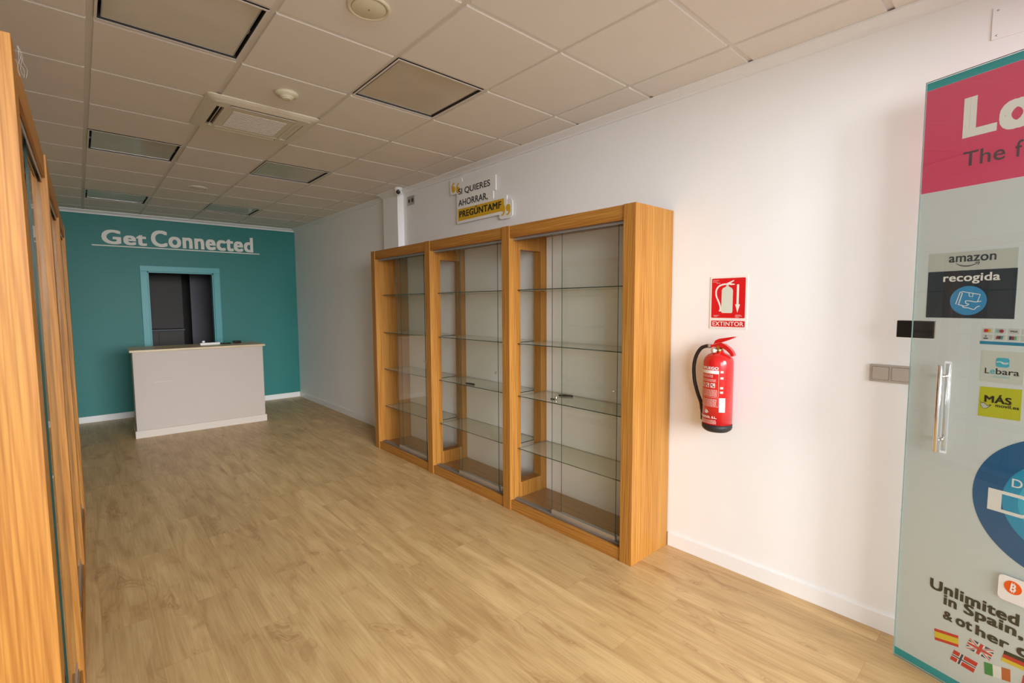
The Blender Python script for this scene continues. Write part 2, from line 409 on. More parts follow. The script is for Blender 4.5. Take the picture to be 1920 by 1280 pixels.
# unlit room behind the doorway
bm = B()
box(bm, XL, XR, YB + 2.5, YB + 2.6, 0, ZC); box(bm, XL - 0.1, XL, YB + 0.1, YB + 2.6, 0, ZC); box(bm, XR, XR + 0.1, YB + 0.1, YB + 2.6, 0, ZC)
struct('wall_storeroom', bm, M['dark'])
bm = B(); box(bm, XL, XR, YB + 0.1, YB + 2.6, 2.6, 2.7); struct('ceiling_storeroom', bm, M['dark'])
bm = B(); box(bm, XL, 1.36, YB + 1.5, YB + 1.6, 0, 2.6); struct('wall_partition', bm, M['dark'])
bm = B(); box(bm, 1.46, 2.3, YB + 1.35, YB + 1.40, 0, 2.3, bev=0.004); struct('door_2', bm, M['slate'])
# front wall round the glazed shopfront
bm = B()
box(bm, XL - 0.1, -0.32, YF - 0.1, YF, 0, ZC + 0.2); box(bm, 2.56, XR + 0.15, YF - 0.1, YF, 0, ZC + 0.2); box(bm, -0.32, 2.56, YF - 0.1, YF, 2.69, ZC + 0.2)
struct('wall_front', bm, M['wall'])

# suspended ceiling: 60 cm tegular tiles in an exposed grid
GX, GY, G = 1.3074, 1.7426, 0.6
light_cells = [(-2, 1), (0, 1), (-2, 5), (0, 5), (-2, 9), (0, 9)]
ac_cell = (-1, 3)
xs = [XL] + [GX + i * G for i in range(-2, 3)] + [XR]
ys = [YF] + [GY + j * G for j in range(-3, 12) if YF + 0.05 < GY + j * G < YB - 0.02] + [YB]
open_cells = set()
for i, j in light_cells + [ac_cell]: open_cells.add((round(GX + i * G, 3), round(GY + j * G, 3)))
bm = B(); hb = 0.0115; zt = ZC + 0.008
for xa, xb in zip(xs, xs[1:]):
    for ya, yb in zip(ys, ys[1:]):
        if (round(xa, 3), round(ya, 3)) in open_cells: continue
        ins = [hb if v not in (XL, XR, YF, YB) else 0.0 for v in (xa, xb, ya, yb)]
        x0, x1, y0, y1 = xa + ins[0], xb - ins[1], ya + ins[2], yb - ins[3]
        c = 0.0035
        lo4 = [(x0 + c, y0 + c), (x1 - c, y0 + c), (x1 - c, y1 - c), (x0 + c, y1 - c)]
        hi4 = [(x0, y0), (x1, y0), (x1, y1), (x0, y1)]
        a = [bm.verts.new((x, y, ZC)) for x, y in lo4]; b = [bm.verts.new((x, y, ZC + 0.013)) for x, y in hi4]
        bm.faces.new(a)
        for k in range(4): bm.faces.new((a[k], a[(k + 1) % 4], b[(k + 1) % 4], b[k]))
for x in xs[1:-1]: box(bm, x - 0.0125, x + 0.0125, YF, YB, zt, zt + 0.02, mi=1)
for y in ys[1:-1]: box(bm, XL, XR, y - 0.0125, y + 0.0125, zt + 0.0004, zt + 0.0196, mi=1)
box(bm, XL - 0.1, XR + 0.15, YF - 0.1, YB + 0.1, ZC + 0.15, ZC + 0.2, mi=1)
struct('ceiling', bm, [M['tile'], M['tbar']])

# plaster cornice following the right wall and its pilaster, and the back wall
prof = [(0.0, 0.0), (0.058, 0.0), (0.058, -0.010), (0.040, -0.017), (0.022, -0.028), (0.014, -0.036), (0.014, -0.046), (0.0, -0.048)]
def cornice(name, path, inward):
    bm = B(); rings = []
    for k, (x, y) in enumerate(path):
        nx, ny = inward[k]
        rings.append([bm.verts.new((x + nx * d, y + ny * d, ZC - 0.0005 + h)) for d, h in prof])
    n = len(prof)
    for a, b in zip(rings, rings[1:]):
        for i in range(n): bm.faces.new((a[i], a[(i + 1) % n], b[(i + 1) % n], b[i]))
    bm.faces.new(rings[0]); bm.faces.new(rings[-1])
    struct(name, bm, M['trim'])
cornice('trim_2', [(XR, YF), (XR, PY0), (PX, PY0), (PX, PY1), (XR, PY1), (XR, YB)],
        [(-1, 0), (-1, -1), (-1, -1), (-1, 1), (-1, 1), (-1, -1)])
cornice('trim_3', [(XL, YB), (XR, YB)], [(0, -1), (-1, -1)])
def baseboard(name, pieces):
    bm = B()
    for p in pieces: box(bm, *p, bev=0.002)
    struct(name, bm, M['trim'])
baseboard('baseboard_right', [(XR - 0.013, XR, YF, 1.598, 0, 0.085), (XR - 0.013, XR, PY1, YB, 0, 0.085)])
baseboard('baseboard_back', [(XL, DX0 - 0.08, YB - 0.013, YB, 0, 0.085), (DX1 + 0.085, XR - 0.013, YB - 0.013, YB, 0, 0.085)])

# ------------------------------------------------------------------ display cabinets
CF = 2.385
def pane(name, parent, sx, x, t, y0, y1, z0, z1, m, flat=False):
    bm = B()
    box(bm, sx * x, sx * (x + t), y0, y1, z0, z1)
    big = 2 if flat else 0
    for f in bm.faces:
        c = f.calc_center_median()
        n = f.normal if f.normal.length > 0 else Vector((0, 0, 0))
        f.normal_update(); n = f.normal
        f.material_index = 0 if abs(n[big]) > 0.9 else 1
    return obj(name, bm, [m, M['edge']], parent)

def cabinet(label, group, fx, sx, y0, length, doors, near_solid, far_end, D=0.408, rz=0.0, g0=0.039, r0=0.008, r1=0.028):
    """glazed showcase; local X runs from the front to the wall (times sx), local Y along the row"""
    t = thing('display_cabinet', label, 'cabinet', (fx, y0, 0), rz, group)
    H, SW = 2.15, 0.083
    oz, oy = M['oak_z'], M['oak_y']
    L = length - (SW if far_end else 0.0)
    n0 = 0.0222 if near_solid else 0.0
    bm = B(); box(bm, 0, sx * 0.040, n0, SW, 0.0, H, bev=0.001); obj('stile', bm, oz, t)
    if near_solid:
        bm = B(); box(bm, 0, sx * D, 0.0, 0.022, 0.0, H, bev=0.0012); obj('side_panel', bm, oz, t)
    else:
        # partition with a tall cut-out
        c0, c1, z0, z1 = 0.115, 0.335, 0.19, 1.985
        bm = B()
        box(bm, sx * 0.0405, sx * c0, 0.002, SW - 0.002, 0.0, H - 0.001); box(bm, sx * c1, sx * D, 0.002, SW - 0.002, 0.0, H - 0.001)
        box(bm, sx * c0, sx * c1, 0.002, SW - 0.002, 0.0, z0); box(bm, sx * c0, sx * c1, 0.002, SW - 0.002, z1, H - 0.001)
        obj('side_panel', bm, oz, t)
    if far_end:
        bm = B(); box(bm, 0, sx * 0.040, L, L + SW, 0.0, H, bev=0.0015); obj('stile', bm, oz, t)
        bm = B(); box(bm, sx * 0.0405, sx * D, L + 0.002, L + SW, 0.0, H - 0.001, bev=0.001); obj('side_panel', bm, oz, t)
    a, b = SW + 0.0005, L - 0.0005
    bm = B(); box(bm, sx * r0, sx * r1, a, b, 2.063, H - 0.001, bev=0.001); obj('top_rail', bm, oy, t)
    bm = B(); box(bm, sx * r0, sx * r1, a, b, 0.0, 0.078, bev=0.001); obj('bottom_rail', bm, oy, t)
    bm = B(); box(bm, sx * (r1 + 0.0005), sx * (D - 0.012), a, b, 2.10, 2.12); obj('top_panel', bm, oy, t)
    bm = B(); box(bm, sx * (r1 + 0.0005), sx * (D - 0.012), a, b, 0.054, 0.072); obj('base_panel', bm, M['dusty'], t)
    a2 = 0.0225 if near_solid else a
    bm = B(); box(bm, sx * (D - 0.011), sx * (D - 0.003), a2, b, 0.0725, 2.0995); obj('back_panel', bm, M['backboard'], t)
    # aluminium runners
    bm = B()
    for q in (g0, g0 + 0.0175, g0 + 0.035): box(bm, sx * q, sx * (q + 0.002), a, b, 2.046, 2.0995)
    box(bm, sx * g0, sx * (g0 + 0.037), a, b, 2.075, 2.078)
    obj('top_track', bm, M['alu'], t)
    bm = B()
    for q in (g0, g0 + 0.0175, g0 + 0.035): box(bm, sx * q, sx * (q + 0.002), a, b, 0.0725, 0.088)
    box(bm, sx * g0, sx * (g0 + 0.037), a, b, 0.0722, 0.0745)
    obj('bottom_track', bm, M['alu'], t)
    for k, (d0, d1) in enumerate(doors):
        x = g0 + (0.0067 if k == 0 else 0.0242)
        d = pane('sliding_door', t, sx, x, 0.006, d0, d1, 0.112, 2.07, M['glass'])
        bm = B(); box(bm, sx * (x - 0.003), sx * (x + 0.009), d0 + 0.001, d1 - 0.001, 0.0755, 0.118, bev=0.001); obj('door_rail', bm, M['alu'], d)
        if k == 0:
            bm = B(); lathe(bm, [(0.006, -0.0012), (0.009, -0.0012), (0.009, 0.0072), (0.006, 0.0072)], (sx * x if sx > 0 else sx * (x + 0.006), d0 + 0.03, 1.035), 20, 'X', caps=False); obj('lock_hole', bm, M['chrome'], d)
    for z in (0.470, 0.879, 1.280, 1.684):
        sh = pane('glass_shelf', t, sx, 0.082, D - 0.012 - 0.082 - 0.004, a2 + 0.003, b - 0.003, z - 0.006, z, M['shelfglass'], flat=True)
        for yy in (a2 + 0.009, b - 0.009):
            for xx in (0.10, D - 0.04):
                bm = B(); lathe(bm, [(0.0035, -0.0065), (0.0035, 0.0065)], (sx * xx, yy, z - 0.0098), 10, 'Y'); obj('shelf_pin', bm, M['chrome'], sh)
    return t

GR = 'oak showcases beside the fire extinguisher'
c3 = cabinet('oak glazed display cabinet beside the fire extinguisher, with a solid side panel', GR, CF, 1, 1.6037, 1.088,
             [(0.149, 0.696), (0.101, 0.622)], True, False)
c2 = cabinet('oak glazed display cabinet standing between two others under the slogan sign', GR, CF, 1, 2.692, 1.086,
             [(0.189, 0.728), (0.126, 0.708)], False, False)
c1 = cabinet('oak glazed display cabinet by the pilaster with the security camera', GR, CF, 1, 3.778, 1.167,
             [(0.173, 0.712), (0.148, 0.658)], False, True)
GL = 'oak showcases seen edge-on'
FX = -0.058
cabinet('oak display cabinet with a wide oak side panel facing out, opposite the fire extinguisher', GL, FX - 0.018, -1, 1.500, 1.0895,
        [(0.56, 1.089), (0.0835, 0.62)], True, False, 0.400, -0.010, 0.0125, 0.003, 0.0115)
cabinet('middle one of the three oak display cabinets seen edge-on', GL, FX - 0.004, -1, 2.590, 1.0895,
        [(0.56, 1.089), (0.0835, 0.62)], False, False, 0.405, -0.009, 0.0125, 0.003, 0.0115)
cabinet('oak display cabinet seen edge-on, closest to the teal wall', GL, FX + 0.004, -1, 3.680, 1.120,
        [(0.54, 1.0365), (0.0835, 0.60)], False, True, 0.405, -0.009, 0.0125, 0.003, 0.0115)

# loose lock bars and pieces lying on the third shelf down
def lock_bar(x, y, z, rz, label):
    t = thing('showcase_lock', label, 'lock', (x, y, z), rz, 'loose showcase locks on the glass shelves')
    bm = B(); box(bm, -0.055, 0.055, -0.006, 0.006, 0, 0.012, bev=0.002); obj('lock_bar', bm, M['rubber'], t)
    bm = B()
    for k in range(8): box(bm, -0.04 + 0.01 * k, -0.036 + 0.01 * k, -0.0055, 0.0055, 0.0118, 0.0136)
    obj('lock_teeth', bm, M['rubber'], t)
    return t
lock_bar(2.705, 2.415, 0.8792, math.radians(118), 'dark ratchet lock bar lying on a glass shelf behind the small steel lock piece')
lock_bar(2.512, 3.355, 0.8792, math.radians(97), 'dark ratchet lock bar lying alone on a glass shelf under the slogan sign')
t = thing('lock_cylinder', 'small steel lock piece with key tab lying on a glass showcase shelf', 'lock', (2.552, 2.372, 0.8792), 0.2)
bm = B(); lathe(bm, [(0.009, 0), (0.010, 0.002), (0.010, 0.024), (0.008, 0.027)], (0, 0, 0), 20); obj('cylinder', bm, M['chrome'], t)
bm = B(); box(bm, -0.005, 0.005, 0.0105, 0.045, 0.0, 0.008, bev=0.001); obj('key_tab', bm, M['rubber'], t)

# ------------------------------------------------------------------ reception counter
t = thing('reception_counter', 'white reception counter with a pale wood top in front of the teal wall', 'counter', (0.424, 7.184, 0), -0.036)
W_, D_ = 1.43, 0.62
bm = B(); box(bm, 0.015, W_ - 0.015, 0.015, D_, 0.0, 1.030, bev=0.002); obj('body', bm, M['counterwhite'], t)
bm = B(); box(bm, 0.0, W_, 0.0, 0.0148, 0.0, 0.088, bev=0.002); box(bm, 0.0, 0.0148, 0.0152, D_, 0.0, 0.088, bev=0.002); box(bm, W_ - 0.0148, W_, 0.0152, D_, 0.0, 0.088, bev=0.002)
obj('skirting', bm, M['skirting'], t)
bm = B(); box(bm, -0.012, W_ + 0.012, -0.012, D_ + 0.01, 1.0305, 1.056, bev=0.002); obj('countertop', bm, M['maple'], t)
bm = B(); box(bm, 0.20, 0.40, 0.0142, 0.0148, 0.657, 0.662); obj('handle_slot', bm, M['skirting'], t)
# bits left on the counter
t = thing('power_strip', 'white socket strip with a black plug lying on the reception counter', 'power strip', (1.30, 7.50, 1.0563), 0.06)
bm = B(); box(bm, -0.13, 0.10, -0.022, 0.022, 0, 0.030, bev=0.004); obj('housing', bm, M['white'], t)
for k in range(3):
    bm = B(); lathe(bm, [(0.016, 0.0301), (0.016, 0.0312), (0.012, 0.0312)], (-0.09 + 0.07 * k, 0, 0), 20); obj('socket', bm, M['darkgap'], t)
bm = B(); box(bm, -0.105, -0.075, -0.015, 0.015, 0.0313, 0.058, bev=0.005); obj('adapter', bm, M['white'], t)
bm = B(); tube(bm, smooth_path([(0.098, 0, 0.015), (0.15, 0.01, 0.0065), (0.20, 0.05, 0.0065), (0.24, 0.02, 0.0065), (0.20, -0.02, 0.0065), (0.15, 0.03, 0.0105), (0.12, 0.06, 0.0065), (0.02, 0.055, 0.0065), (-0.05, 0.05, 0.0065)]), 0.0062, 8); obj('cable', bm, M['rubber'], t)
t = thing('charger', 'small black charger block beside the socket strip on the counter', 'charger', (1.62, 7.56, 1.0563), 0.3)
bm = B(); box(bm, -0.045, 0.045, -0.03, 0.03, 0, 0.034, bev=0.006); obj('body', bm, M['rubber'], t)
bm = B(); box(bm, -0.0452, -0.0448, -0.012, 0.012, 0.01, 0.022); obj('port', bm, M['alu'], t)

# low cupboard in the dark room
t = thing('low_cupboard', 'dark low cupboard in the unlit room behind the doorway', 'cupboard', (0.6, YB + 1.05, 0), 0)
bm = B(); box(bm, 0, 0.70, 0, 0.40, 0, 1.17, bev=0.003); obj('body', bm, M['dark'], t)
bm = B(); box(bm, -0.015, 0.715, -0.015, 0.41, 1.1705, 1.195, bev=0.003); obj('cupboard_top', bm, M['slate'], t)
bm = B(); box(bm, 0.01, 0.345, -0.018, -0.0005, 0.08, 1.16, bev=0.002); obj('cupboard_door', bm, M['dark'], t)
bm = B(); box(bm, 0.355, 0.69, -0.018, -0.0005, 0.08, 1.16, bev=0.002); obj('cupboard_door', bm, M['dark'], t)

# ------------------------------------------------------------------ lettering on the back wall
t = thing('wall_lettering', 'cream raised slogan lettering with an underline on the teal wall', 'lettering', (0, YB, 0), 0)
text('word', 'Get', M['lettering'], t, 0.283, 0.775, 2.428, 2.622, -0.012, -0.0005, bold=0.034)
text('word', 'Connected', M['lettering'], t, 0.825, 2.150, 2.428, 2.664, -0.012, -0.0005, bold=0.034)
bm = B(); prism(bm, [(0.178, 2.396), (2.239, 2.404), (2.239, 2.418), (0.178, 2.410)], -0.010, -0.0005); obj('underline', bm, M['lettering'], t)

# ------------------------------------------------------------------ ceiling fittings
def ceiling_light(i, j, label):
    x0, y0 = GX + i * G, GY + j * G
    t = thing('ceiling_light', label, 'ceiling light', (x0 + G / 2, y0 + G / 2, ZC), 0, 'square ceiling light panels')
    h = 0.2875; fz = 0.0285
    bm = B()
    for s in (-1, 1):
        box(bm, s * (h - 0.010), s * (h - 0.004), -h + 0.004, h - 0.004, 0.0015, 0.075); box(bm, -h + 0.0101, h - 0.0101, s * (h - 0.010), s * (h - 0.004), 0.0015, 0.075)
    box(bm, -h, h, -h, h, 0.076, 0.08)
    obj('housing', bm, M['darkgap'], t)
    bm = B()
    for s in (-1, 1):
        box(bm, s * (h - 0.0105), s * h, -h, h, -0.0010, 0.0012); box(bm, -h + 0.0106, h - 0.0106, s * (h - 0.0105), s * h, -0.0010, 0.0012)
    obj('rim', bm, M['tbar'], t)
    ux, uy = h - 0.027, h - 0.020
    bm = B(); box(bm, -ux, ux, -uy, uy, 0.010, 0.014, bev=0.001); obj('diffuser', bm, M['diffuser'], t)
    bm = B()
    for s in (-1, 1):
        box(bm, s * (ux + 0.0004), s * (ux + 0.0035), -uy, uy, 0.0085, 0.016); box(bm, -ux - 0.0035, ux + 0.0035, s * (uy + 0.0004), s * (uy + 0.0035), 0.0085, 0.016)
    for s in (-1, 1): box(bm, s * (ux + 0.0036), s * (h - 0.012), -0.02, 0.02, 0.020, 0.024)
    obj('diffuser_frame', bm, M['alu'], t)
    return t
for (i, j), lb in zip(light_cells, [
    'unlit square ceiling light panel cut off by the top edge of the picture',
    'unlit yellowed square light panel between the round speaker and the smoke detector',
    'unlit light panel behind the air conditioner, on the side of the edge-on cabinets',
    'unlit light panel behind the air conditioner, on the slogan sign side',
    'unlit light panel close to the teal wall, above the word Get',
    'unlit light panel close to the teal wall, above the end of the wall lettering']): ceiling_light(i, j, lb)

t = thing('air_conditioner', 'aged white four-way cassette air conditioner set in the ceiling', 'air conditioner', (0.984, 3.787, ZC), 0)
h = 0.338
bm = B()
prof2 = [(h, 0.0), (h, -0.006), (h - 0.02, -0.016), (h - 0.055, -0.026)]
rings = []
for r_, z_ in prof2:
    rings.append([bm.verts.new((x, y, z_)) for x, y in rrect(-r_, r_, -r_, r_, 0.035)])
for a, b in zip(rings, rings[1:]):
    n = len(a)
    for k in range(n): bm.faces.new((a[k], a[(k + 1) % n], b[(k + 1) % n], b[k]))
bm.faces.new(rings[0])
q = h - 0.055; zb, zc = -0.026, -0.004
for s in (-1, 1):
    box(bm, s * 0.265, s * q, -q, q, zb, zc); box(bm, -0.2649, 0.2649, s * 0.265, s * q, zb, zc)
    box(bm, s * 0.204, s * 0.222, -0.2649, 0.2649, zb, zc); box(bm, -0.2039, 0.2039, s * 0.204, s * 0.222, zb, zc)
    for s2 in (-1, 1):
        box(bm, s * 0.2221, s * 0.2649, s2 * 0.2, s2 * 0.2649, zb, zc); box(bm, s * 0.2, s * 0.2039, s2 * 0.2221, s2 * 0.2649, zb, zc)
obj('frame', bm, M['acplastic'], t)
bm = B()
for s in (-1, 1):
    box(bm, s * 0.2222, s * 0.2648, -0.1999, 0.1999, -0.008, -0.005); box(bm, -0.1999, 0.1999, s * 0.2222, s * 0.2648, -0.008, -0.005)
obj('air_outlet', bm, M['darkgap'], t)
def louvre(name_y, rot):
    bm = B(); vs = box(bm, -0.197, 0.197, -0.018, 0.018, -0.0015, 0.0015, bev=0.0005)
    o = obj('louvre', bm, M['acplastic'], t); return o
for k in range(4):
    o = louvre(0, 0); a = k * PI / 2
    r_ = 0.2435
    o.rotation_euler = (math.radians((32, 12, 12, 64)[k]), 0, a); o.location = (r_ * math.sin(a), -r_ * math.cos(a), -0.021)
bm = B(); box(bm, -0.204, 0.204, -0.204, 0.204, -0.024, -0.006, bev=0.002); obj('intake_frame', bm, M['acplastic'], t)
bm = B(); box(bm, -0.165, 0.165, -0.165, 0.165, -0.0262, -0.0242)
for k in range(16): box(bm, -0.163, 0.163, -0.158 + 0.021 * k, -0.154 + 0.021 * k, -0.0275, -0.0262)
obj('intake_grille', bm, M['acgrille'], t)

def round_fitting(name, x, y, r, depth, label, cat, detector=False, m=None):
    t = thing(name, label, cat, (x, y, ZC), 0)
    bm = B()
    if detector:
        lathe(bm, [(r, -0.0005), (r, -0.012), (r * 0.94, -0.018), (r * 0.62, -0.022), (r * 0.56, -depth + 0.004), (r * 0.50, -depth)], n=36)
        obj('base', bm, m, t)
        bm = B(); lathe(bm, [(r * 0.46, -depth - 0.0002), (r * 0.42, -depth - 0.004), (r * 0.2, -depth - 0.005)], n=28); obj('sensor_cap', bm, m, t)
        bm = B(); lathe(bm, [(0.002, -depth - 0.0051), (0.002, -depth - 0.0075)], (0.012, 0, 0), 10); obj('indicator', bm, M['red'], t)
    else:
        lathe(bm, [(r, -0.0005), (r, -0.006), (r - 0.006, -0.010), (r - 0.014, -0.0105), (r - 0.016, -0.007), (r * 0.3, -0.0065)], n=44)
        obj('rim', bm, m, t)
        bm = B(); lathe(bm, [(r - 0.018, -0.0072), (r - 0.022, -0.0095), (0.004, -0.0115)], n=40); obj('grille', bm, m, t)
        bm = B(); lathe(bm, [(0.003, -0.0117), (0.003, -0.013)], n=10); obj('screw', bm, M['darkgap'], t)
    return t
round_fitting('ceiling_speaker', 1.007, 2.043, 0.092, 0.01, 'round ivory ceiling speaker cut off by the top edge of the picture', 'speaker', m=M['ivory'])
round_fitting('smoke_detector', 1.011, 3.168, 0.066, 0.034, 'ivory smoke detector on the ceiling beside the air conditioner', 'smoke detector', True, M['ivory'])
round_fitting('ceiling_speaker', 1.037, 6.27, 0.092, 0.01, 'round flat ceiling speaker beyond the air conditioner', 'speaker', m=M['acplastic'])

# security camera on the pilaster
t = thing('security_camera', 'white turret security camera at the top of the pilaster', 'camera', (2.690, 4.862, ZC - 0.002), 0)
bm = B(); lathe(bm, [(0.046, 0.0), (0.048, -0.004), (0.048, -0.020), (0.042, -0.027)], n=32); obj('base', bm, M['white'], t)
bm = B()
d = Vector((-0.52, -0.80, -0.30)).normalized(); c0 = Vector((0, 0, -0.040))
bmesh.ops.create_uvsphere(bm, u_segments=24, v_segments=16, radius=0.040, matrix=Matrix.Translation(c0))
for f in bm.faces: f.smooth = True
obj('ball', bm, M['white'], t)
bm = B(); tube(bm, [c0 + d * 0.030, c0 + d * 0.0405, c0 + d * 0.042], [0.024, 0.024, 0.021], 24); obj('lens', bm, M['black'], t)
bm = B(); tube(bm, [c0 + d * 0.0421, c0 + d * 0.0432], [0.009, 0.008], 16); obj('lens_glass', bm, M['darkgap'], t)

# ------------------------------------------------------------------ things on the right wall (local X to the right, local -Y to the viewer)
RW = -PI / 2
def on_wall(name, label, cat, y, z, group=None): return thing(name, label, cat, (XR, y, z), RW, group)

t = on_wall('light_switch', 'double champagne-coloured light switch on the white wall beside the glass door', 'light switch', 0.484, 1.243)
bm = B(); prism(bm, rrect(-0.078, 0.078, -0.041, 0.041, 0.005), -0.0045, -0.0003); prism(bm, rrect(-0.075, 0.075, -0.038, 0.038, 0.004), -0.008, -0.0045); obj('frame', bm, M['brush'], t)
for s in (-1, 1):
    bm = B(); prism(bm, rrect(s * 0.037 - 0.031, s * 0.037 + 0.031, -0.030, 0.030, 0.003), -0.0105, -0.0081); obj('rocker', bm, M['brush'], t)
    bm = B(); stroke(bm, [(s * 0.037 + x, z) for x, z in rrect(-0.0318, 0.0318, -0.0308, 0.0308, 0.003)] + [(s * 0.037 + 0.0318, 0.0278)], 0.0014, -0.0083, -0.0080); obj('rocker_gap', bm, M['darkgap'], t)

t = on_wall('blanking_plate', 'large white screwed blanking plate high on the wall above the glass door', 'cover plate', 0.12, 2.685)
bm = B(); prism(bm, rrect(-0.10, 0.10, -0.062, 0.062, 0.004), -0.004, -0.0003); obj('plate', bm, M['white'], t)
for sx_ in (-1, 1):
    for sz_ in (-1, 1):
        bm = B(); lathe(bm, [(0.004, -0.0041), (0.003, -0.0052)], (sx_ * 0.085, 0, sz_ * 0.048), 14, 'Y'); obj('screw', bm, M['alu'], t)

t = on_wall('wall_socket', 'small grey double socket high on the wall beside the pilaster', 'socket', 4.78, 2.722)
bm = B(); prism(bm, rrect(-0.075, 0.075, -0.048, 0.048, 0.004), -0.008, -0.0003); obj('frame', bm, M['brush'], t)
for s in (-1, 1):
    bm = B(); prism(bm, circ(s * 0.036, 0, 0.021, 24), -0.0088, -0.0081); obj('socket', bm, M['darkgap'], t)

# fire extinguisher sign
t = on_wall('extinguisher_sign', 'red and white extinguisher wall sign with a down arrow above the red extinguisher', 'sign', 1.250, 1.427)
bm = B(); prism(bm, rect(-0.106, 0.108, 0, 0.302), -0.003, -0.0003); obj('board', bm, M['signwhite'], t)
bm = B(); prism(bm, rrect(-0.097, 0.097, 0.062, 0.292, 0.006), -0.0036, -0.0031); obj('pictogram_field', bm, M['signred'], t)
bm = B(); prism(bm, rrect(-0.096, 0.098, 0.011, 0.046, 0.004), -0.0036, -0.0031); obj('word_field', bm, M['signred'], t)
text('lettering', 'EXTINTOR', M['signwhite'], t, -0.088, 0.091, 0.0165, 0.0405, -0.0042, -0.0037, bold=0.012)
bm = B()
prism(bm, [(-0.038, 0.098), (-0.032, 0.091), (0.022, 0.091), (0.027, 0.098), (0.027, 0.222), (0.020, 0.234), (0.002, 0.244), (0.002, 0.252), (-0.012, 0.252), (-0.012, 0.244), (-0.032, 0.234), (-0.038, 0.222)], -0.0042, -0.0037)
obj('extinguisher_symbol', bm, M['signgreen'], t)
bm = B()
prism(bm, [(-0.016, 0.252), (-0.010, 0.262), (0.010, 0.271), (0.032, 0.280), (0.030, 0.273), (0.012, 0.262), (0.034, 0.258), (0.038, 0.253), (0.012, 0.251), (0.004, 0.256), (0.002, 0.250)], -0.0042, -0.0037)
stroke(bm, [(v.x, v.z) for v in smooth_path([(-0.012, 0, 0.257), (-0.030, 0, 0.256), (-0.055, 0, 0.246), (-0.070, 0, 0.222), (-0.069, 0, 0.190), (-0.056, 0, 0.160), (-0.045, 0, 0.130), (-0.043, 0, 0.108)], 4)], 0.009, -0.0042, -0.0037)
prism(bm, [(-0.050, 0.108), (-0.038, 0.108), (-0.038, 0.100), (-0.052, 0.100)], -0.0042, -0.0037)
obj('hose_symbol', bm, M['signwhite'], t)
bm = B(); prism(bm, [(0.049, 0.254), (0.061, 0.254), (0.061, 0.141), (0.069, 0.141), (0.055, 0.094), (0.042, 0.141), (0.049, 0.141)], -0.0042, -0.0037); obj('arrow_symbol', bm, M['signwhite'], t)
bm = B()
for (x, z, w_) in ((-0.092, 0.281, 0.040), (-0.092, 0.272, 0.032), (-0.070, 0.264, 0.026), (-0.084, 0.076, 0.036), (-0.078, 0.070, 0.022), (0.045, 0.080, 0.034), (0.042, 0.074, 0.044), (0.045, 0.068, 0.024)):
    stroke(bm, [(x + 0.0025 * k, z + (0.0009 if k % 2 else -0.0009)) for k in range(int(w_ / 0.0025))], 0.0013, -0.0040, -0.0037)
obj('small_print', bm, M['signwhite'], t)

# fire extinguisher
ex, ey = 2.704, 1.252
t = thing('fire_extinguisher', 'red fire extinguisher with black hose hanging on the white wall', 'fire extinguisher', (ex, ey, 0.848), RW)
R = 0.0805
bm = B(); lathe(bm, [(R, 0.040), (R, 0.385), (R * 0.985, 0.402), (R * 0.90, 0.420), (R * 0.70, 0.436), (R * 0.42, 0.446), (0.026, 0.452), (0.024, 0.462)], n=56); obj('cylinder', bm, M['red'], t)
bm = B(); lathe(bm, [(R * 0.45, -0.010), (R * 0.75, -0.004), (R * 0.95, 0.008), (R * 1.01, 0.020), (R * 1.01, 0.041)], n=56); obj('base_ring', bm, M['rubber'], t)
bm = B(); lathe(bm, [(0.021, 0.4622), (0.021, 0.472), (0.015, 0.474), (0.015, 0.487)], n=24); lathe(bm, [(0.011, 0.0), (0.011, 0.024)], (0.012, -0.034, 0.462), 18, 'Y'); obj('valve', bm, M['brass'], t)
bm = B(); lathe(bm, [(0.0165, -0.0485), (0.0175, -0.046), (0.0175, -0.035)], (-0.008, 0, 0.460), 24, 'Y'); obj('gauge', bm, M['chrome'], t)
bm = B(); lathe(bm, [(0.0120, -0.0500), (0.0120, -0.0487)], (-0.008, 0, 0.460), 20, 'Y'); obj('gauge_face', bm, M['white'], t)
# carrying handle and squeeze lever
bm = B(); prism(bm, [(-0.045, 0.474), (-0.025, 0.478), (0.020, 0.477), (0.048, 0.462), (0.066, 0.445), (0.074, 0.432), (0.084, 0.430), (0.090, 0.438), (0.082, 0.457), (0.062, 0.479), (0.036, 0.497), (0.010, 0.503), (-0.025, 0.494), (-0.043, 0.488)], -0.014, 0.014); obj('carrying_handle', bm, M['red'], t)
bm = B(); prism(bm, [(-0.028, 0.4945), (-0.018, 0.515), (0.004, 0.526), (0.040, 0.533), (0.088, 0.542), (0.091, 0.537), (0.060, 0.522), (0.024, 0.508), (0.010, 0.5035)], -0.012, 0.012); obj('squeeze_lever', bm, M['red'], t)
hose = smooth_path([(-0.046, 0.0, 0.480), (-0.075, 0.0, 0.479), (-0.110, 0.004, 0.462), (-0.140, 0.008, 0.415), (-0.153, 0.010, 0.350), (-0.148, 0.012, 0.270), (-0.125, 0.010, 0.195), (-0.102, 0.006, 0.145), (-0.094, 0.004, 0.105)], 8)
bm = B(); tube(bm, hose, 0.0105, 14); obj('hose', bm, M['rubber'], t)
bm = B(); lathe(bm, [(0.0125, -0.062), (0.0125, -0.0445)], (0, 0, 0.4805), 18, 'X'); obj('hose_collar', bm, M['brush'], t)
bm = B(); tube(bm, [(-0.094, 0.004, 0.106), (-0.0925, 0.004, 0.085), (-0.0925, 0.004, 0.045)], [0.0095, 0.0085, 0.0075], 14); obj('nozzle', bm, M['rubber'], t)
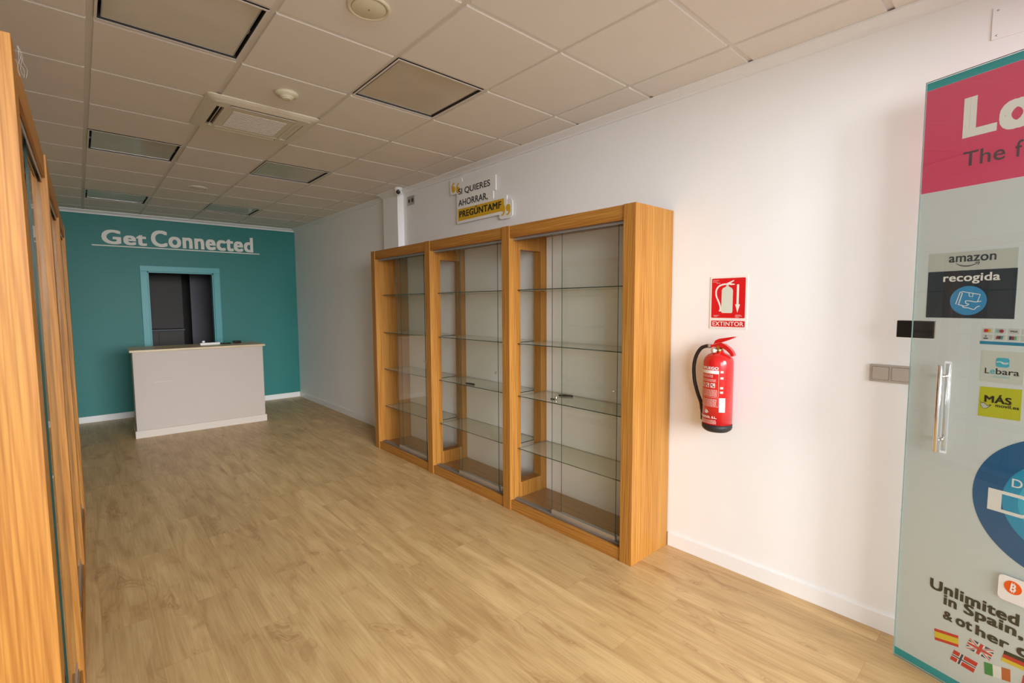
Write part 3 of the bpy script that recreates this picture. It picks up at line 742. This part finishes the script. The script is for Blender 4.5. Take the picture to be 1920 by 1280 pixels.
bm = B(); box(bm, -0.022, 0.022, R - 0.004, 0.0952, 0.30, 0.36, bev=0.002); box(bm, -0.03, 0.03, 0.0955 - 0.004, 0.0955, 0.27, 0.39); obj('wall_bracket', bm, M['red'], t)
# printed label wrapped round the body: angle measured from the viewer side
def wrap(bm, a0, a1, z0, z1, lift, mi=0, n=None):
    n = n or max(2, int(abs(a1 - a0) / 0.08)); r = R + lift
    ring = []
    for i in range(n + 1):
        a = a0 + (a1 - a0) * i / n
        ring.append((bm.verts.new((r * math.sin(a), -r * math.cos(a), z0)), bm.verts.new((r * math.sin(a), -r * math.cos(a), z1))))
    for p, q2 in zip(ring, ring[1:]):
        f = bm.faces.new((p[0], q2[0], q2[1], p[1])); f.material_index = mi
def wrap_text(name, s, m, x0, x1, z0, z1, bold=0.02, ang0=0.0):
    o = text(name, s, m, t, x0, x1, z0, z1, -0.0003, 0.0, bold=bold)
    for v in o.data.vertices:
        a = v.co.x / R + ang0; r = R + 0.0016 - v.co.y
        v.co = (r * math.sin(a), -r * math.cos(a), v.co.z)
    return o
A0 = -0.45     # the printed side turns a little towards the hose
lw_, rw_ = A0 - 0.85, A0 + 0.92
bm = B(); wrap(bm, lw_, rw_, 0.333, 0.352, 0.0009)
obj('label_band', bm, M['white'], t)
wrap_text('lettering', 'EXTINFUEGO', M['white'], -0.085, 0.072, 0.356, 0.372, 0.03, A0)
bm = B()
random.seed(3)
def lines(z0, z1, a0, a1, gap):
    z = z1
    while z > z0:
        a = a0
        while a < a1:
            b_ = min(a + random.uniform(0.05, 0.16), a1)
            wrap(bm, a, b_, z - gap * 0.5, z, 0.0012, n=2); a = b_ + 0.025
        z -= gap
lines(0.314, 0.326, A0 - 0.5, A0 + 0.55, 0.0055); lines(0.288, 0.302, A0 - 0.45, A0 + 0.75, 0.0055)
lines(0.206, 0.243, A0 - 0.9, A0 + 0.85, 0.0058); lines(0.150, 0.190, A0 - 0.55, A0 + 0.82, 0.0052); lines(0.052, 0.070, A0 - 0.7, A0 + 0.82, 0.006)
for k in range(3): wrap(bm, A0 - 0.42 + 0.40 * k, A0 - 0.10 + 0.40 * k, 0.254, 0.280, 0.0012)
for z in (0.345, 0.310, 0.255, 0.230): wrap(bm, A0 + 1.02, A0 + 1.22, z - 0.006, z + 0.006, 0.0012)
for z0, z1 in ((0.146, 0.1475), (0.198, 0.1995)): wrap(bm, A0 - 0.9, A0 + 0.92, z0, z1, 0.0012)
wrap(bm, A0 + 0.915, A0 + 0.93, 0.146, 0.352, 0.0012)
obj('instructions', bm, ink('faded_print', 236, 190, 180), t)
bm = B()
for k in range(3):
    wrap(bm, A0 - 0.36 + 0.40 * k, A0 - 0.26 + 0.40 * k, 0.266, 0.275, 0.0015); wrap(bm, A0 - 0.27 + 0.40 * k, A0 - 0.15 + 0.40 * k, 0.258, 0.264, 0.0015)
obj('pictograms', bm, ink('violet_print', 95, 70, 110), t)
bm = B(); wrap(bm, A0 + 0.98, A0 + 1.38, 0.118, 0.198, 0.0012); obj('inspection_sticker', bm, M['white'], t)
bm = B()
for k in range(3):
    a = PI / 2 + k * 2 * PI / 3; a2 = a + 2 * PI / 3
    p = [(0.015 * math.cos(a), 0.015 * math.sin(a)), (0.015 * math.cos(a2), 0.015 * math.sin(a2))]
    stroke(bm, [(p[0][0] * 0.9 + p[1][0] * 0.1, p[0][1] * 0.9 + p[1][1] * 0.1), (p[0][0] * .25 + p[1][0] * .75, p[0][1] * .25 + p[1][1] * .75)], 0.004, -0.0003, 0)
prism(bm, circ(0, 0, 0.005, 14), -0.0003, 0)
for v in bm.verts:
    a = v.co.x / R + A0 + 0.12; r = R + 0.0016 - v.co.y
    v.co = (r * math.sin(a), -r * math.cos(a), v.co.z + 0.116)
obj('recycling_mark', bm, M['white'], t)
wrap_text('lettering', 'EXTINFUEGO, S.L.', M['white'], -0.085, 0.068, 0.078, 0.092, 0.03, A0)

# raised slogan sign above the cabinets, local x = 3.5 - world y
t = on_wall('slogan_sign', 'white cut-out slogan sign with yellow band and quote marks above the cabinets', 'sign', 3.5, 0.0)
Y = lambda v: 3.5 - v
F0 = -0.026
bm = B()
for kk, p in enumerate(([(Y(3.885), 2.35), (Y(3.155), 2.355), (Y(3.155), 2.505), (Y(3.335), 2.505), (Y(3.335), 2.572), (Y(3.300), 2.575), (Y(3.300), 2.705), (Y(3.885), 2.745)],
          rrect(Y(3.995), Y(3.795), 2.640, 2.785, 0.035), rrect(Y(3.260), Y(3.085), 2.310, 2.470, 0.035))):
    prism(bm, p, F0 + 0.0006 * kk, -0.016 - 0.0006 * kk)
obj('backing_board', bm, M['white'], t)
for x, z in ((Y(3.7), 2.6), (Y(3.4), 2.45)):
    bm = B(); lathe(bm, [(0.02, -0.0158), (0.02, -0.0003)], (x, 0, z), 16, 'Y'); obj('standoff', bm, M['alu'], t)
bm = B(); prism(bm, [(Y(3.868), 2.375), (Y(3.190), 2.380), (Y(3.190), 2.484), (Y(3.868), 2.488)], F0 - 0.0008, F0 - 0.0002); obj('yellow_band', bm, M['yellow'], t)
def quote(bm, x, z, s, y0, y1):
    """one comma-like quote mark; s=-1 turns it over"""
    prism(bm, [(x + s * a, z + s * b) for a, b in circ(0, 0, 0.030, 24)], y0, y1)
    pts = [(v.x, v.z) for v in smooth_path([(-0.022, 0, 0.005), (-0.020, 0, 0.030), (-0.004, 0, 0.050), (0.018, 0, 0.060)], 5)]
    stroke(bm, [(x + s * a, z + s * b) for a, b in pts], [0.018] * 8 + [0.016] * 4 + [0.012] * 4, y0 - 0.0001, y1 - 0.0001)
for qx, qz, qs, q0, q1 in ((3.938, 2.688, 1, 0.0008, 0.0002), (3.862, 2.672, 1, 0.0008, 0.0002), (3.205, 2.402, -1, 0.0014, 0.0009), (3.138, 2.398, -1, 0.0008, 0.0002)):
    bm = B(); quote(bm, Y(qx), qz, qs, F0 - q0, F0 - q1); obj('quote_mark', bm, M['yellow'], t)
text('lettering', 'SI QUIERES', M['ink'], t, Y(3.856), Y(3.376), 2.613, 2.679, F0 - 0.0020, F0 - 0.0015, bold=0.010)
text('lettering', 'AHORRAR,', M['ink'], t, Y(3.856), Y(3.410), 2.504, 2.573, F0 - 0.0020, F0 - 0.0015, bold=0.010)
text('lettering', 'PREGÚNTAMF', M['ink'], t, Y(3.844), Y(3.226), 2.406, 2.482, F0 - 0.0020, F0 - 0.0015, bold=0.030)

# ------------------------------------------------------------------ glass entrance door, standing open (local X along the leaf, local -Y to the viewer)
DE = Vector((-0.056, -0.176, 0)).normalized()
t = thing('glass_door', 'open frosted glass entrance door covered with shop stickers and flags', 'door', (2.627, 0.389, 0.0), math.atan2(DE.y, DE.x))
DW, DZ0, DZ1 = 0.90, 0.010, 2.464
bm = B(); box(bm, 0, DW, -0.005, 0.005, DZ0, DZ1)
for f in bm.faces:
    f.normal_update(); f.material_index = 0 if abs(f.normal.y) > 0.9 else 1
obj('glass_leaf', bm, [M['glass'], M['dooredge']], t)
# frosted film on the far face, cut out round the lock and the handle
bm = B(); fy0, fy1 = 0.0070, 0.0074
lz0, lz1, lx = 1.4215, 1.4975, 0.0775
hz0, hz1, hx0, hx1 = 0.960, 1.336, 0.1165, 0.1395
for r_ in ((0, DW, 0.045, hz0), (0, hx0, hz0, hz1), (hx1, DW, hz0, hz1), (0, DW, hz1, lz0), (lx, DW, lz0, lz1), (0, DW, lz1, 2.02)):
    prism(bm, rect(*r_), fy0, fy1)
obj('frosted_film', bm, M['film'], t)
D0, D1 = 0.0062, 0.0068          # printed film, seen through the glass
E0, E1 = 0.0055, 0.0060          # lettering layer nearest the glass
def dec(name, polys, m, y0=D0, y1=D1):
    bm = B()
    for p in polys: prism(bm, p, y0, y1)
    return obj(name, bm, m, t)
dec('teal_strip', [rect(0, DW, 2.432, DZ1 - 0.002)], ink('teal_vinyl', 20, 165, 172))
dec('teal_strip', [rect(0, DW, DZ0 + 0.002, 0.045)], ink('teal_vinyl', 20, 165, 172))
dec('pink_band', [rect(0, DW, 2.0205, 2.4315)], ink('pink_vinyl', 226, 80, 120))
wv_ = ink('white_vinyl', 242, 244, 242); gv = ink('grey_vinyl', 92, 78, 88); dk = ink('charcoal_vinyl', 38, 44, 42)
text('lettering', 'L', wv_, t, 0.126, 0.227, 2.206, 2.356, E0, E1, bold=0.05)
text('lettering', 'o', wv_, t, 0.232, 0.330, 2.196, 2.302, E0, E1, bold=0.05)
text('lettering', 'The', gv, t, 0.133, 0.256, 2.096, 2.152, E0, E1, bold=0.006)
text('lettering', 'f', gv, t, 0.283, 0.303, 2.094, 2.152, E0, E1, bold=0.006)
# parcel pick-up sticker
navy = ink('navy_vinyl', 44, 58, 70); sky = ink('sky_vinyl', 62, 150, 205); pg = ink('pale_grey_vinyl', 196, 203, 198)
dec('sticker', [rect(0.042, 0.312, 1.6975, 1.770)], pg)
dec('sticker', [rect(0.042, 0.313, 1.511, 1.697)], navy)
text('lettering', 'amazon', ink('slate_print', 58, 74, 84), t, 0.109, 0.252, 1.7305, 1.7545, E0, E1, bold=0.014)
bm = B(); sp = [(v.x, v.z) for v in smooth_path([(0.131, 0, 1.7265), (0.148, 0, 1.7165), (0.167, 0, 1.7135), (0.185, 0, 1.7165), (0.200, 0, 1.7235)], 6)]
stroke(bm, sp, [0.0008 + 0.0032 * math.sin(PI * i / (len(sp) - 1)) for i in range(len(sp))], E0, E1)
stroke(bm, [(0.191, 1.7245), (0.203, 1.7270), (0.204, 1.7255), (0.200, 1.7165)], 0.0022, E0, E1)
obj('smile_arrow', bm, ink('slate_print', 58, 74, 84), t)
text('lettering', 'recogida', wv_, t, 0.094, 0.267, 1.645, 1.686, E0, E1, bold=0.02)
dec('badge', [circ(0.1765, 1.5795, 0.0565, 48)], sky, 0.0058, 0.0061)
bm = B(); e0, e1 = 0.0053, 0.0057
stroke(bm, [(0.151, 1.612), (0.139, 1.566), (0.148, 1.564), (0.158, 1.609), (0.151, 1.613), (0.158, 1.615), (0.213, 1.602), (0.206, 1.576)], 0.0030, e0, e1)
stroke(bm, [(0.148, 1.564), (0.164, 1.559)], 0.0030, e0, e1)
stroke(bm, [(0.178, 1.610), (0.180, 1.596), (0.190, 1.594), (0.191, 1.607)], 0.0024, e0, e1)
stroke(bm, [(v.x, v.z) for v in smooth_path([(0.217, 0, 1.577), (0.200, 0, 1.574), (0.182, 0, 1.578), (0.170, 0, 1.578), (0.172, 0, 1.568), (0.180, 0, 1.566), (0.172, 0, 1.559), (0.161, 0, 1.558), (0.167, 0, 1.552), (0.180, 0, 1.551), (0.196, 0, 1.545), (0.204, 0, 1.554), (0.214, 0, 1.559)], 4)], 0.0028, e0, e1)
obj('badge_drawing', bm, wv_, t)
# payment cards
lg = ink('card_grey', 200, 206, 202)
for r_ in range(2):
    for k in range(4):
        x0 = 0.226 + 0.0365 * k; z0 = 1.4555 if r_ == 0 else 1.4315
        dec('card_sticker', [rrect(x0, x0 + 0.031, z0, z0 + 0.020, 0.002)], lg)
dec('card_mark', [circ(0.237, 1.4655, 0.0065, 20)], ink('card_red', 205, 45, 55), E0, E1); dec('card_mark', [circ(0.245, 1.4655, 0.0065, 20)], ink('card_yellow', 205, 180, 50), 0.0058, 0.0061)
dec('card_mark', [circ(0.281, 1.4655, 0.0065, 20)], ink('card_maroon', 165, 45, 60), E0, E1); dec('card_mark', [circ(0.272, 1.4655, 0.0065, 20)], ink('card_mint', 130, 190, 185), 0.0058, 0.0061)
text('card_mark', 'VISA', ink('card_ink', 55, 70, 90), t, 0.304, 0.3255, 1.4625, 1.4690, E0, E1, bold=0.02)
dec('card_mark', [[(0.234, 1.4465), (0.241, 1.4465), (0.2375, 1.4415)], rect(0.2315, 0.2435, 1.4345, 1.4385)], ink('card_ink', 55, 70, 90), E0, E1)
dec('card_mark', [[(0.2665, 1.4355), (0.2725, 1.4355), (0.2745, 1.4470), (0.2685, 1.4470)]], ink('card_maroon', 165, 45, 60), E0, E1)
dec('card_mark', [[(0.2726, 1.4355), (0.279, 1.4355), (0.281, 1.4470), (0.2746, 1.4470)]], ink('card_ink', 55, 70, 90), E0, E1)
dec('card_mark', [[(0.2791, 1.4355), (0.2855, 1.4355), (0.2875, 1.4470), (0.2811, 1.4470)]], ink('card_green', 90, 150, 130), E0, E1)
for k, cn in enumerate(((50, 60, 105), (150, 60, 80), (95, 175, 120))):
    dec('card_mark', [rrect(0.3035 + 0.0068 * k, 0.3098 + 0.0068 * k, 1.4345, 1.4475, 0.0015)], ink('card_%d_%d' % (cn[0], cn[1]), *cn), E0, E1)
dec('blue_strip', [rect(0.221, 0.42, 1.414, 1.4255)], ink('blue_vinyl', 28, 135, 172))
# network stickers
dec('sticker', [rect(0.229, 0.349, 1.272, 1.390)], ink('pale_green_vinyl', 206, 214, 206))
dec('network_mark', [rrect(0.272, 0.309, 1.331, 1.366, 0.008)], ink('aqua_vinyl', 70, 180, 205), E0, E1)
bm = B(); stroke(bm, [(v.x, v.z) for v in smooth_path([(0.273, 0, 1.349), (0.284, 0, 1.351), (0.295, 0, 1.347), (0.307, 0, 1.349)], 5)], 0.0028, 0.0052, 0.0054); stroke(bm, [(v.x, v.z) for v in smooth_path([(0.286, 0, 1.348), (0.296, 0, 1.343), (0.306, 0, 1.345)], 5)], 0.0016, 0.0052, 0.0054); obj('wave_mark', bm, wv_, t)
text('lettering', 'L', dk, t, 0.242, 0.2545, 1.304, 1.324, E0, E1, bold=0.008)
text('lettering', 'e', ink('aqua_vinyl', 70, 180, 205), t, 0.2575, 0.2705, 1.3035, 1.3195, E0, E1, bold=0.008)
text('lettering', 'bara', dk, t, 0.2735, 0.338, 1.3035, 1.326, E0, E1, bold=0.008)
text('lettering', 'mobile', ink('pale_aqua_vinyl', 165, 210, 215), t, 0.267, 0.313, 1.290, 1.301, E0, E1, bold=0.0)
dec('sticker', [[(0.2295, 1.137), (0.3495, 1.141), (0.3485, 1.256), (0.231, 1.251)]], ink('lime_vinyl', 196, 200, 40))
text('lettering', 'MÁS', ink('brown_print', 40, 38, 26), t, 0.246, 0.323, 1.194, 1.227, E0, E1, bold=0.034)
text('lettering', 'movil.es', ink('brown_print', 40, 38, 26), t, 0.279, 0.344, 1.180, 1.193, E0, E1, bold=0.02)
dec('hand_symbol', [[(0.234, 1.197), (0.236, 1.180), (0.241, 1.170), (0.248, 1.167), (0.256, 1.171), (0.267, 1.184), (0.265, 1.187), (0.256, 1.181), (0.249, 1.189), (0.243, 1.192), (0.238, 1.189)]], ink('brown_print', 40, 38, 26), 0.0058, 0.0061)
dec('hand_symbol', [[(0.2355, 1.193), (0.2372, 1.181), (0.2418, 1.1715), (0.248, 1.1685), (0.255, 1.1722), (0.264, 1.1832), (0.2555, 1.1792), (0.249, 1.1868), (0.2432, 1.1898), (0.2388, 1.1868)]], pg, 0.0053, 0.0057)
# big round phone-network sign
CX, CZ, CR = 0.486, 0.845, 0.2565
dec('round_sign', [circ(CX, CZ, CR, 96)], ink('royal_vinyl', 22, 100, 152))
dec('round_sign', [circ(CX, CZ, CR - 0.086, 80)], ink('cyan_vinyl', 30, 160, 205), 0.0059, 0.00615)
dec('round_sign', [circ(CX, CZ, CR - 0.130, 72)], ink('bright_cyan_vinyl', 60, 190, 225), 0.00575, 0.00588)
text('lettering', 'Dis', wv_, t, 0.340, 0.397, 0.893, 0.925, E0, 0.0057, bold=0.008)
bm = B()
prism(bm, rect(0.276, 0.3155, 0.786, 0.869), E0, 0.0057)
stroke(bm, [(0.315, 0.863), (0.372, 0.863), (0.392, 0.855), (0.404, 0.842), (0.407, 0.8275), (0.404, 0.813), (0.392, 0.800), (0.372, 0.792), (0.315, 0.792)], 0.0125, E0, 0.0057)
obj('lettering', bm, wv_, t)
# white rounded coin sticker on the near face
bm = B(); prism(bm, rrect(0.328, 0.465, 0.465, 0.560, 0.016), -0.0075, -0.0053); obj('sticker', bm, M['white'], t)
bm = B(); prism(bm, circ(0.3685, 0.523, 0.0245, 40), -0.0082, -0.0077); obj('coin_mark', bm, ink('orange_vinyl', 240, 100, 25), t)
text('lettering', 'B', M['white'], t, 0.3605, 0.3770, 0.5085, 0.5375, -0.0088, -0.0084, bold=0.03, shear=0.15)
bm = B()
for x in (0.3660, 0.3715):
    for z in (0.507, 0.539): prism(bm, rect(x - 0.0011, x + 0.0011, z - 0.0030, z + 0.0030), -0.0088, -0.0084)
obj('coin_stroke', bm, M['white'], t)
text('lettering', 'Unlimited', dk, t, 0.114, 0.388, 0.380, 0.425, E0, E1, bold=0.038)
text('lettering', 'in', dk, t, 0.163, 0.206, 0.337, 0.378, E0, E1, bold=0.038)
text('lettering', 'Spain,', dk, t, 0.228, 0.402, 0.325, 0.380, E0, E1, bold=0.038)
text('lettering', '&', dk, t, 0.164, 0.1955, 0.276, 0.312, E0, E1, bold=0.03)
text('lettering', 'ot', dk, t, 0.206, 0.258, 0.276, 0.312, E0, E1, bold=0.038)
text('lettering', 'her', dk, t, 0.268, 0.366, 0.274, 0.314, E0, E1, bold=0.038)
text('lettering', 'c', dk, t, 0.386, 0.418, 0.274, 0.306, E0, E1, bold=0.038)
# flags
fr = ink('flag_red', 212, 48, 44); fyw = ink('flag_yellow', 228, 205, 50); fb = ink('flag_blue', 40, 62, 98); fg = ink('flag_green', 50, 150, 80); fo = ink('flag_orange', 200, 105, 50)
def quad_map(q):
    """unit square -> tilted flag outline (top left, top right, bottom left, bottom right)"""
    (ax, az), (bx, bz), (cx_, cz_), (dx, dz) = q
    def f(u, v):
        tx, tz = ax + (bx - ax) * u, az + (bz - az) * u; lx_, lz_ = cx_ + (dx - cx_) * u, cz_ + (dz - cz_) * u
        return (lx_ + (tx - lx_) * v, lz_ + (tz - lz_) * v)
    return f
def flag(base, q, pieces):
    f = quad_map(q)
    for name_m, plist, lev in pieces:
        dec('flag', [[f(u, v) for u, v in p] for p in plist], name_m, 0.0062 - 0.0003 * lev, 0.0064 - 0.0003 * lev)
flag('spain', [(0.138, 0.216), (0.217, 0.234), (0.142, 0.168), (0.220, 0.187)], [(fr, [rect(0, 1, 0, 1)], 0), (fyw, [rect(0, 1, 0.24, 0.76)], 1)])
flag('uk', [(0.254, 0.249), (0.327, 0.244), (0.242, 0.202), (0.315, 0.197)], [
    (fb, [rect(0, 1, 0, 1)], 0),
    (wv_, [[(0, 0), (0.12, 0), (1, 0.86), (1, 1), (0.88, 1), (0, 0.14)], [(0, 1), (0, 0.86), (0.88, 0), (1, 0), (1, 0.14), (0.12, 1)], rect(0.36, 0.64, 0, 1), rect(0, 1, 0.32, 0.68)], 1),
    (fr, [rect(0.43, 0.57, 0, 1), rect(0, 0.4299, 0.41, 0.59), rect(0.5701, 1, 0.41, 0.59), [(0, 0), (0.08, 0), (0.36, 0.29), (0.30, 0.31)], [(1, 1), (0.92, 1), (0.64, 0.71), (0.70, 0.69)], [(0, 1), (0, 0.92), (0.28, 0.68), (0.36, 0.69)], [(1, 0), (1, 0.08), (0.72, 0.32), (0.64, 0.31)]], 2)])
flag('norway', [(0.207, 0.168), (0.282, 0.164), (0.196, 0.121), (0.271, 0.116)], [
    (wv_, [rect(0, 1, 0, 1)], 0),
    (fr, [rect(0, 0.27, 0.62, 1), rect(0, 0.27, 0, 0.38), rect(0.46, 1, 0.62, 1), rect(0.46, 1, 0, 0.38)], 1),
    (fb, [rect(0.32, 0.41, 0, 1), rect(0, 0.3199, 0.45, 0.55), rect(0.4101, 1, 0.45, 0.55)], 1)])
flag('germany', [(0.354, 0.266), (0.430, 0.272), (0.347, 0.221), (0.424, 0.225)], [(fyw, [rect(0, 1, 0, 0.34)], 0), (fr, [rect(0, 1, 0.3401, 0.67)], 0), (dk, [rect(0, 1, 0.6701, 1)], 0)])
flag('ireland', [(0.299, 0.182), (0.374, 0.203), (0.304, 0.136), (0.377, 0.156)], [(fg, [rect(0, 0.333, 0, 1)], 0), (wv_, [rect(0.3331, 0.666, 0, 1)], 0), (fo, [rect(0.6661, 1, 0, 1)], 0)])
flag('other', [(0.409, 0.208), (0.48, 0.215), (0.405, 0.165), (0.476, 0.170)], [(ink('flag_crimson', 200, 40, 70), [rect(0, 1, 0, 1)], 0)])
# lock on the leaf edge and the pair of pull bars
bm = B(); box(bm, -0.066, 0.0698, 0.012, 0.046, 1.423, 1.496, bev=0.003); obj('lock_box', bm, M['black'], t)
bm = B(); box(bm, 0.0702, 0.076, 0.012, 0.044, 1.425, 1.494, bev=0.002); obj('lock_end_highlight', bm, M['alu'], t)  # pale strip standing in for the bright highlight at the lock's end
for s, nm in ((-1, 'pull_bar'), (1, 'pull_bar')):
    yb = s * 0.030; z0, z1 = (0.968, 1.322) if s < 0 else (0.965, 1.325)
    bm = B(); lathe(bm, [(0.0085, z0), (0.0095, z0 + 0.001), (0.0095, z1 - 0.001), (0.0085, z1)], (0.118, yb, 0), 24)
    hb_ = obj(nm, bm, M['chrome'], t)
    for z in (1.275, 1.015):
        bm = B(); lathe(bm, [(0.0065, s * 0.0055), (0.0065, s * 0.0225)], (0.118, 0, z), 16, 'Y'); obj('mount', bm, M['chrome'], hb_)
# floor pivot at the hinge side
bm = B(); box(bm, DW - 0.12, DW - 0.005, -0.018, -0.0052, DZ0, 0.10, bev=0.003); box(bm, DW - 0.12, DW - 0.005, 0.0090, 0.018, DZ0, 0.10, bev=0.003); obj('pivot_fitting', bm, M['alu'], t)

# cobweb strand at the top of the nearest left cabinet
bm = B(); random.seed(11)
for k in range(5):
    p = [(0.008 * math.sin(k) + random.uniform(-0.006, 0.006), 0.0 + 0.010 * j2, -0.0 - 0.014 * j2 + random.uniform(-0.004, 0.004)) for j2 in range(5)]
    tube(bm, smooth_path(p, 3), 0.00013, 4)
o = obj('cobweb', bm, M['white']); o.location = (FX - 0.012, 1.56, 2.149)
tag(o, 'wisp of cobweb at the top corner of the cabinet with the wide side panel', 'cobweb')
